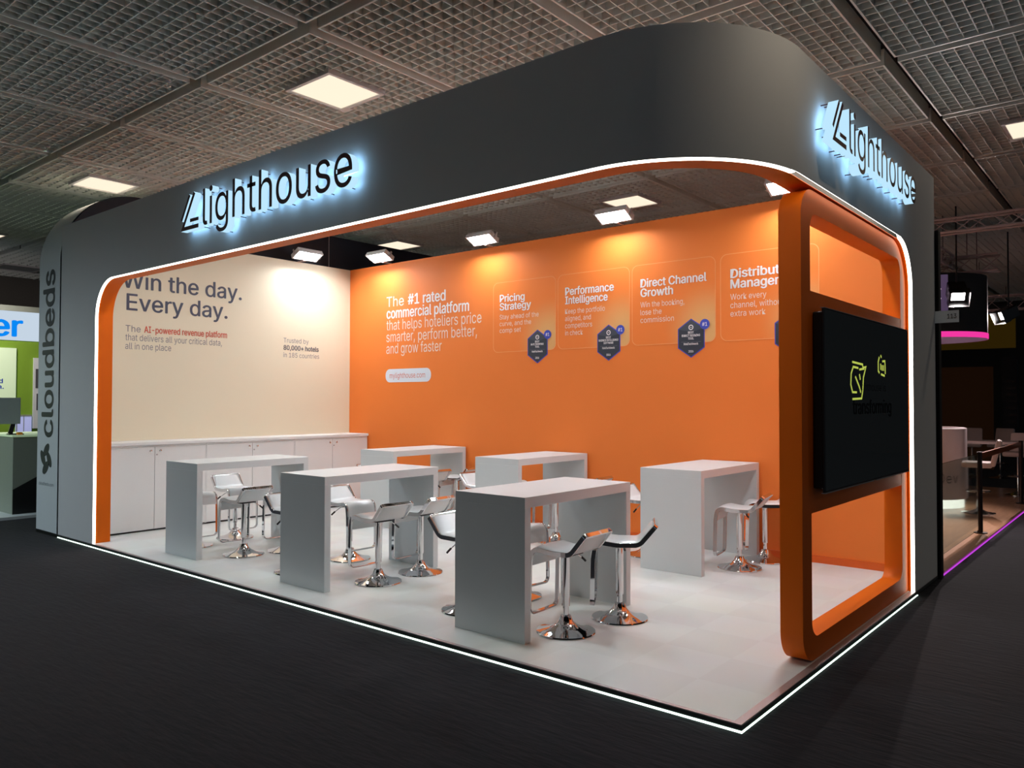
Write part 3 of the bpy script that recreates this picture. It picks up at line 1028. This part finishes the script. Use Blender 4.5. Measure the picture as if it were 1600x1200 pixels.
for tk, sd, i, x, y, rot in ST_:
    lab = 'chrome bar stool, %s end, %s side of the %s' % ('aisle' if i == 0 else 'far', 'screen' if sd == '+' else 'cabinet', TN[tk])
    if s0 is None:
        s0 = make_stool(lab)
        o = s0
    else:
        o = copy_tree(s0)
        o['label'] = lab
    o.location = (x, y, 0.0)
    o.rotation_euler = (0, 0, R(rot))

# ------------------------------------------------------------------ neighbour behind: grey wall with rounded top
R_ = 1.0
ZT = 4.58
prof = [(0.0, 0.0)] + [(R_ - R_ * math.cos(math.pi / 2 * k / 20), ZT - R_ + R_ * math.sin(math.pi / 2 * k / 20)) for k in range(21)] + [(11.0, ZT), (11.0, 0.0)]
nb = thing('neighbour_wall', 'grey neighbour stand wall with rounded top edge and vertical lettering', 'stand wall', (-9.63, 0.0, 0.0))
XA, XB = -9.985, -9.285
mb = MB()
A = [mb.bm.verts.new((XA, y, z)) for y, z in prof[:22] + [(1.3, ZT), (1.3, 0)]]
B = [mb.bm.verts.new((XB, y, z)) for y, z in prof[:22] + [(1.3, ZT), (1.3, 0)]]
for i in range(len(A) - 1):
    mb.bm.faces.new((A[i], A[i + 1], B[i + 1], B[i]))
mb.bm.faces.new(A)
local(mb.build('curved_front', M['cloud_grey'], nb, True), nb)
mb = MB()
P2 = prof
f1 = [mb.bm.verts.new((XB + 0.0, y + (0.012 if k < 21 else 0), z - (0.0 if k == 0 else 0.004))) for k, (y, z) in enumerate(P2)]
f2 = [mb.bm.verts.new((XB + 0.03, y + (0.012 if k < 21 else 0), z - (0.0 if k == 0 else 0.004))) for k, (y, z) in enumerate(P2)]
mb.bm.faces.new(f1[::-1])
mb.bm.faces.new(f2)
for i in range(len(f1)):
    j = (i + 1) % len(f1)
    mb.bm.faces.new((f1[i], f1[j], f2[j], f2[i]))
local(mb.build('dark_side', M['navy'], nb), nb)
local(MB().box(XB + 0.03, XB + 0.036, 4.24, 4.25, 3.9, ZT - 0.02).build('side_seam', M['alu'], nb), nb)
FC = frame_rise(-9.455, 0, 1.24)
local(lettering('upright_lettering', 'cloudbeds', 0.385, 2.23, FC, M['cloud_print'], nb, 0.02), nb)
# emblem of four leaves round a square
def petal(cx, cz, ang, a=0.128, b=0.062):
    o = []
    for k in range(28):
        u = 2 * math.pi * k / 28
        x, y_ = a * math.cos(u), b * math.sin(u)
        if math.cos(u) < 0:                    # pointed tail, round head
            y_ *= 1.0 + 0.30 * math.cos(u)
        c, s_ = math.cos(ang), math.sin(ang)
        o.append((cx + x * c - y_ * s_, cz + x * s_ + y_ * c))
    return o
for k in range(4):
    a = R(90 * k)
    o = plate('emblem_leaf', [petal(-9.67 + 0.098 * math.cos(a), 0.955 + 0.112 * math.sin(a), a - R(52))], 0.0006, frame_front(0, 0, 0) @ Matrix.Translation((0, 0, 0.001 + 0.0013 * k)), M['cloud_print'], nb)
    local(o, nb)
local(lettering('address_lettering', 'cloudbeds.com', 0.045, 0.5, frame_front(0, 0, 0), M['cloud_small'], nb, 0.0, -9.91, 0.60), nb)
o = MB().box(XA, XB + 0.03, 0.0, 1.3, -HB, -0.002).build('base_plinth', M['black'], nb)
local(o, nb)

# ------------------------------------------------------------------ stand across the aisle: backlit fascia, green wall, desk
XE = -14.0
st = thing('green_stand', 'green and white stand with backlit fascia and blue letters beyond the grey neighbour wall', 'stand', (XE, 0.6, 0))
local(MB().box(XE - 0.3, XE - 0.02, -3.0, 2.6, -HB, 2.80).build('green_wall', M['green'], st), st)
local(MB().box(XE - 0.3, XE, -3.0, 2.6, 2.80, 3.32).build('backlit_fascia', M['backlit'], st), st)
local(MB().box(XE - 0.34, XE + 0.02, -3.0, 2.62, 3.32, 3.42).build('fascia_cap', M['deskgrey'], st), st)
local(MB().box(XE - 0.02, XE + 0.01, -2.0, 1.02, 1.36, 2.66).build('light_panel', M['pale_green'], st), st)
FE = frame_side(XE + 0.004, 0, 0)
m2 = bolder(text_mesh('er'), 0.018)
bb = bounds(m2)
m2.transform(Matrix.Translation((0.62, 2.87, 0)) @ Matrix.Diagonal((0.49 / (bb[1] - bb[0]), 0.29 / bb[3], 1, 1)) @ Matrix.Translation((-bb[0], 0, 0)))
bm = bmesh.new()
bm.from_mesh(m2)
r = bmesh.ops.extrude_face_region(bm, geom=bm.faces[:])
for v in [g for g in r['geom'] if isinstance(g, bmesh.types.BMVert)]:
    v.co.z += 0.04
bm.transform(FE)
me = bpy.data.meshes.new('blue_lettering')
bm.to_mesh(me)
bm.free()
local(link_mesh('blue_lettering', me, M['blue_letter'], st), st)
FE2 = frame_side(XE + 0.011, 0, 0)
local(lettering('panel_lettering', 'd', 0.075, 0.06, FE2, M['blue_print'], st, 0.02, 0.752, 2.035), st)
local(lettering('panel_lettering', 'm.', 0.075, 0.14, FE2, M['blue_print'], st, 0.02, 0.69, 1.935), st)
local(MB().box(XE - 0.02, XE + 0.02, 1.30, 1.75, 1.22, 2.50).build('poster_panel', M['white'], st), st)
local(MB().box(XE + 0.021, XE + 0.024, 1.33, 1.60, 1.95, 2.30).box(XE + 0.021, XE + 0.024, 1.35, 1.70, 1.55, 1.85).build('poster_print', M['seam'], st), st)
local(MB().box(XE - 0.02, XE + 0.012, 1.03, 1.28, -HB, 1.46).build('lilac_panel', M['lilac'], st), st)
local(MB().box(XE + 0.012, XE + 0.02, 1.145, 1.155, 0, 1.46).box(XE + 0.012, XE + 0.02, 1.03, 1.28, 1.44, 1.47).box(XE + 0.012, XE + 0.02, 1.03, 1.045, 0, 1.46).build('panel_bars', M['deskgrey'], st), st)
dk = thing('reception_desk', 'dark grey desk with black slanted lower corner beyond the neighbour wall', 'desk', (-11.66, 0.25, 0))
local(MB().box(-13.0, -11.66, 0.245, 2.2, 0.0, 1.17).build('body', M['deskgrey'], dk), dk)
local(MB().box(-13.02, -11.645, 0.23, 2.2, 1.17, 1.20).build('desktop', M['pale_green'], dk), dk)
mb = MB()
a = [mb.bm.verts.new((-11.655, y, z)) for y, z in ((0.245, 0.0), (1.6, 0.0), (1.6, 1.1), (0.245, 0.375))]
b = [mb.bm.verts.new((-11.645, y, z)) for y, z in ((0.245, 0.0), (1.6, 0.0), (1.6, 1.1), (0.245, 0.375))]
mb.bm.faces.new(a[::-1]); mb.bm.faces.new(b)
for i in range(4):
    mb.bm.faces.new((a[i], a[(i + 1) % 4], b[(i + 1) % 4], b[i]))
local(mb.build('black_corner', M['black'], dk), dk)
local(MB().box(-13.3, -11.4, -0.2, 2.3, -HB, 0.0).build('platform', M['cloud_grey'], dk), dk)
mo = thing('computer_monitor', 'grey back of a monitor standing on the dark desk', 'monitor', (-11.9, 0.28, 1.20), R(-8))
MB().box(-0.015, 0.02, -0.16, 0.13, 0.165, 0.57, 0.004).build('screen_back', M['monitor'], mo)
MB().box(-0.06, -0.015, -0.03, 0.03, 0.015, 0.24).build('stand_arm', M['black'], mo, matrix=Matrix.Rotation(R(-14), 4, 'X'))
MB().box(-0.13, 0.07, -0.03, 0.17, 0.0, 0.015).build('foot', M['black'], mo)
pk = MB().box(-11.80, -11.74, 0.33, 0.40, 1.2005, 1.24, 0.005).build('snack_packet', pm('orange_packet', (236, 150, 50), 0.4, noise=0.05))
tag(pk, 'small orange packet lying on the dark desk under the monitor', 'packet')

# ------------------------------------------------------------------ neighbour at the far side: black wall, number plate, wood floor
tag(MB().box(-9.2, 0.03, D + 0.03, D + 0.13, -HB, 3.47).build('black_partition', M['blackwall']), 'black partition wall edge just behind the grey end pillar', 'partition')
np_ = thing('number_plate', 'small grey plate reading 113 sticking out from the grey pillar', 'sign', (0.0, D - 0.004, 2.585))
MB().box(-0.002, 0.215, -0.006, 0.0, -0.06, 0.06).build('plate', M['signplate'], np_)
lettering('plate_lettering', '113', 0.045, 0.082, frame_front(0, -0.0062, 0), M['black'], np_, 0.01, 0.112, -0.02)

wf = struct(MB().box(-9.0, 0.0, D + 0.14, 14.6, -HB, -0.012).build('floor_wood', M['wood']))
MB().box(0.0, 0.012, D + 0.14, 14.6, -HB, -0.035).build('floor_strip_light', M['magenta'], wf)

gb = thing('glass_balustrade', 'low glass balustrade with dark round post along the wooden floor', 'balustrade', (-0.14, 7.99, -0.012))
MB().lathe([(0.085, 0.0), (0.085, 0.012), (0.035, 0.016)], seg=20).lathe([(0.033, 0.0), (0.033, 1.08)], seg=20).build('post', M['darkmetal'], gb, True)
MB().box(-0.006, 0.006, -2.95, -0.04, 0.06, 1.06).build('glass_pane', M['glass'], gb)
MB().box(-0.012, 0.012, 0.04, 3.9, 0.98, 1.06).build('brown_rail', M['brown_rail'], gb)
MB().lathe([(0.085, 0.0), (0.085, 0.012), (0.035, 0.016)], 0, 3.93, seg=20).lathe([(0.033, 0.0), (0.033, 1.08)], 0, 3.93, seg=20).build('post', M['darkmetal'], gb, True)

rc = thing('round_counter', 'white round reception counter with glowing base on the wooden floor', 'counter', (-1.36, 10.75, -0.012))
MB().lathe([(0.55, 0.14), (0.60, 0.15), (0.60, 0.86), (0.60, 1.30), (0.585, 1.315), (0.5, 1.315), (0.5, 1.22), (0.0, 1.22)], seg=64, cap=False).build('body', M['counter'], rc, True)
MB().lathe([(0.545, 0.0), (0.545, 0.145)], seg=48).build('glowing_base', M['glow_white'], rc, True)
for i, ch in enumerate('Dev'):
    a = R(-62 + 11 * i)
    mm = Matrix.Translation((0.603 * math.cos(a), 0.603 * math.sin(a), 0.42)) @ Matrix.Rotation(a + R(90), 4, 'Z') @ Matrix.Rotation(R(90), 4, 'X')
    lettering('counter_lettering', ch, 0.16, 0.085, mm, M['grey_print'], rc, 0.0, 0.0, 0.0)

def padded_stool(label, loc, rz):
    t = thing('padded_bar_stool', label, 'bar stool', loc, rz, 'padded white bar stools on the wooden floor')
    MB().lathe([(0.24, 0), (0.24, 0.01), (0.12, 0.03), (0.04, 0.07), (0.03, 0.1)], seg=32).build('base', M['chrome'], t, True)
    MB().lathe([(0.025, 0.06), (0.025, 0.72)], seg=16).build('column', M['chrome'], t, True)
    mb = MB()
    mb.sweep([(0.17 * math.cos(2 * math.pi * k / 24), 0.17 * math.sin(2 * math.pi * k / 24), 0.35) for k in range(24)], circ(0.011, 8), (0, 0, 1), closed=True)
    mb.tube((-0.17, 0, 0.35), (0.17, 0, 0.35), 0.01)
    mb.build('footring', M['chrome'], t, True)
    MB().box(-0.23, 0.20, -0.20, 0.20, 0.72, 0.81, 0.035).build('seat', M['padded'], t, True)
    mb = MB().box(0.0, 0.075, -0.20, 0.20, 0.0, 0.42, 0.03)
    mb.build('backrest', M['padded'], t, True, Matrix.Translation((0.16, 0, 0.755)) @ Matrix.Rotation(R(14), 4, 'Y'))
    return t
padded_stool('padded white bar stool beside the round counter, behind the dark post', (-0.50, 10.12, -0.012), R(8))
c = copy_tree(bpy.data.objects['padded_bar_stool'])
c.location = (-0.36, 13.35, -0.012)
c.rotation_euler = (0, 0, R(80))
c['label'] = 'padded white bar stool farther off, cut off by the picture edge'
c = copy_tree(bpy.data.objects['padded_bar_stool'])
c.location = (-1.72, 17.0, -HB)
c.rotation_euler = (0, 0, R(95))
c['label'] = 'padded bar stool far back in the dark behind the long table, next to the counter'
c = copy_tree(bpy.data.objects['padded_bar_stool'])
c.location = (-1.18, 17.2, -HB)
c.rotation_euler = (0, 0, R(75))
c['label'] = 'padded bar stool far back in the dark behind the long table, above the nearer stool'
lt = thing('long_high_table', 'long narrow high table with pale top beyond the round counter', 'table', (-0.3, 12.55, -0.012))
MB().box(-1.3, 1.2, -0.3, 0.3, 0.985, 1.035).build('tabletop', M['counter'], lt)
for x in (-1.2, 1.1):
    MB().box(x - 0.04, x + 0.04, -0.25, 0.25, 0.0, 0.985).build('leg', M['darkmetal'], lt)

# hanging drum sign
ds = thing('hanging_drum_sign', 'black round hanging sign with pink glowing rim above the wooden floor', 'hanging sign', (-1.32, 10.62, 2.76))
MB().lathe([(0.895, 0.09), (0.895, 1.02)], seg=72).build('drum', M['drum'], ds, True)
MB().lathe([(0.9, 0.0), (0.905, 0.02), (0.905, 0.085), (0.9, 0.09)], seg=72, cap=False).build('pink_rim', M['pinkglow'], ds, True)
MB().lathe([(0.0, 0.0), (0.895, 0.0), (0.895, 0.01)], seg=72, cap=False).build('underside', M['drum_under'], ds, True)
pp = MB()
for k in range(12):
    a0, a1 = R(-118 + 5 * k), R(-118 + 5 * (k + 1))
    pp.quad(*[(0.9 * math.cos(a), 0.9 * math.sin(a), z) for a, z in ((a0, 0.25), (a1, 0.25), (a1, 0.99), (a0, 0.99))])
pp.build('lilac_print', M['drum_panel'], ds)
def on_drum(ang, z):
    a = R(ang)
    return Matrix.Translation((0.905 * math.cos(a), 0.905 * math.sin(a), z)) @ Matrix.Rotation(a + R(90), 4, 'Z') @ Matrix.Rotation(R(90), 4, 'X')
lettering('drum_lettering', 'E', 0.17, 0.11, on_drum(-71.5, 0.60), M['white_mark'], ds, 0.02)
plate('blue_slash', [[(0, 0), (0.08, 0), (0.14, 0.14), (0.09, 0.18)]], 0.002, on_drum(-58, 0.58), M['blue_mark'], ds)
dh = MB()
for a in (30, 150, 270):
    dh.tube((0.8 * math.cos(R(a)), 0.8 * math.sin(R(a)), 1.02), (0.8 * math.cos(R(a)), 0.8 * math.sin(R(a)), 2.39), 0.006, 6)
dh.build('hanging_wire', M['darkmetal'], ds)

# trusses
def truss(label, a, b, w, n):
    a, b = Vector(a), Vector(b)
    t = thing('lighting_truss', label, 'truss', a)
    d = (b - a)
    u = d.normalized()
    s = u.cross(Vector((0, 0, 1))).normalized() * (w / 2)
    z = Vector((0, 0, w / 2))
    cs = [s + z, -s + z, -s - z, s - z]
    for c_ in cs:
        MB().tube(c_, d + c_, 0.017, 8).build('chord', M['truss'], t, True)
    mb = MB()
    for k in range(n):
        p0, p1 = d * (k / n), d * ((k + 1) / n)
        for i in range(4):
            q0, q1 = cs[i], cs[(i + 1) % 4]
            if k % 2:
                q0, q1 = q1, q0
            mb.tube(p0 + q0, p1 + q1, 0.008, 6)
    mb.build('lattice', M['truss'], t)
    dr = MB()
    for f in (0.12, 0.88):
        dr.tube(d * f + z, d * f + z + Vector((0, 0, 5.15 - a.z - w / 2)), 0.006, 6)
    dr.build('hanging_wire', M['darkmetal'], t)
    return t
truss('pale lighting truss crossing above the number plate', (-3.2, 8.5, 4.24), (2.6, 8.5, 4.24), 0.19, 24)
truss('dark lighting truss lower and farther off above the hanging sign', (-4.0, 10.6, 3.98), (-0.25, 10.6, 3.98), 0.26, 12)
truss('short truss running back between the two crossing trusses', (-0.98, 8.75, 4.02), (-0.98, 10.42, 4.02), 0.22, 8)
truss('small truss far off beyond the spotlights', (-1.8, 15.5, 3.85), (2.4, 15.5, 3.85), 0.3, 14)

def spot(label, loc, rz, tilt, s=1.0, watt=420.0):
    t = thing('stage_spotlight', label, 'spotlight', loc, rz, 'spotlights hanging from the far trusses')
    m_ = Matrix.Rotation(R(tilt), 4, 'X') @ Matrix.Scale(s, 4)
    MB().box(-0.13, 0.13, -0.02, 0.24, -0.12, 0.12, 0.02).build('housing', M['black'], t, matrix=m_)
    MB().box(-0.09, 0.09, -0.03, -0.018, -0.075, 0.075).build('lamp_glass', M['spot'], t, matrix=m_)
    MB().box(-0.14, 0.14, -0.16, -0.02, 0.12, 0.126).box(-0.14, 0.14, -0.16, -0.02, -0.126, -0.12).box(-0.146, -0.14, -0.16, -0.02, -0.12, 0.12).box(0.14, 0.146, -0.16, -0.02, -0.12, 0.12).build('barn_door', M['black'], t, matrix=m_)
    MB().tube((0, 0.1 * s, 0.12 * s), (0, 0.1 * s, 5.15 - loc[2]), 0.012, 8).build('yoke', M['black'], t)
    ld = bpy.data.lights.new('spot_lamp', 'SPOT')
    ld.energy = watt
    ld.color = (1.0, 0.86, 0.84)
    ld.spot_size = R(150)
    ld.spot_blend = 0.8
    ld.shadow_soft_size = 0.02
    lo = bpy.data.objects.new('spot_lamp', ld)
    COL.objects.link(lo)
    lo.parent = t
    lo.matrix_local = m_ @ Matrix.Translation((0, -0.06, 0)) @ Matrix.Rotation(R(-90), 4, 'X')
    return t
M['spot'] = em('spot_glass', (255, 246, 244), 14.0)
spot('black spotlight shining down in front of the hanging drum sign', (-0.66, 9.6, 3.38), R(20), 35, 1.0)
spot('farther spotlight shining sideways beyond the drum sign', (-0.40, 12.2, 3.27), R(-40), 25, 0.9)

spot('unseen extra spotlight lighting the wooden floor behind the black partition', (-2.6, 8.2, 3.6), R(10), 50, 1.0, 300.0)  # extra lamp out of view that brightens the wooden floor
spot('added spotlight out of view, brightening the green stand from before its fascia', (-12.4, -0.5, 3.9), R(-90), 40, 1.0, 330.0)  # unseen lamp added to brighten the green wall

# dim panels at the back of the hall
yb = thing('yellow_banner', 'dim yellow banner hanging far back under the trusses', 'banner', (-3.6, 20.05, 3.15))
MB().box(-2.4, 2.4, -0.05, 0.05, 0, 0.9).build('cloth', M['yellow_dim'], yb)
for x in (-2.2, 2.2):
    MB().tube((x, 0, 0.9), (x, 0, 2.0), 0.008, 6).build('hanging_wire', M['darkmetal'], yb)
tag(MB().box(-6.0, -1.7, 19.8, 20.0, -HB, 2.66).build('brown_display_wall', M['brown_dim']), 'dark brown display wall far back behind the padded stools', 'display wall')
dc = thing('grey_display_column', 'dim grey column with dark slots far back beside the brown display wall', 'display column', (-1.25, 19.5, -HB))
MB().box(-0.18, 0.16, -0.1, 0.1, 0.0, 2.9).build('column_body', M['grey_dim'], dc)
sl = MB()
for k in range(7):
    sl.box(-0.08, 0.14, -0.106, -0.1, 1.25 + 0.17 * k, 1.31 + 0.17 * k)
sl.build('slot', M['black'], dc)
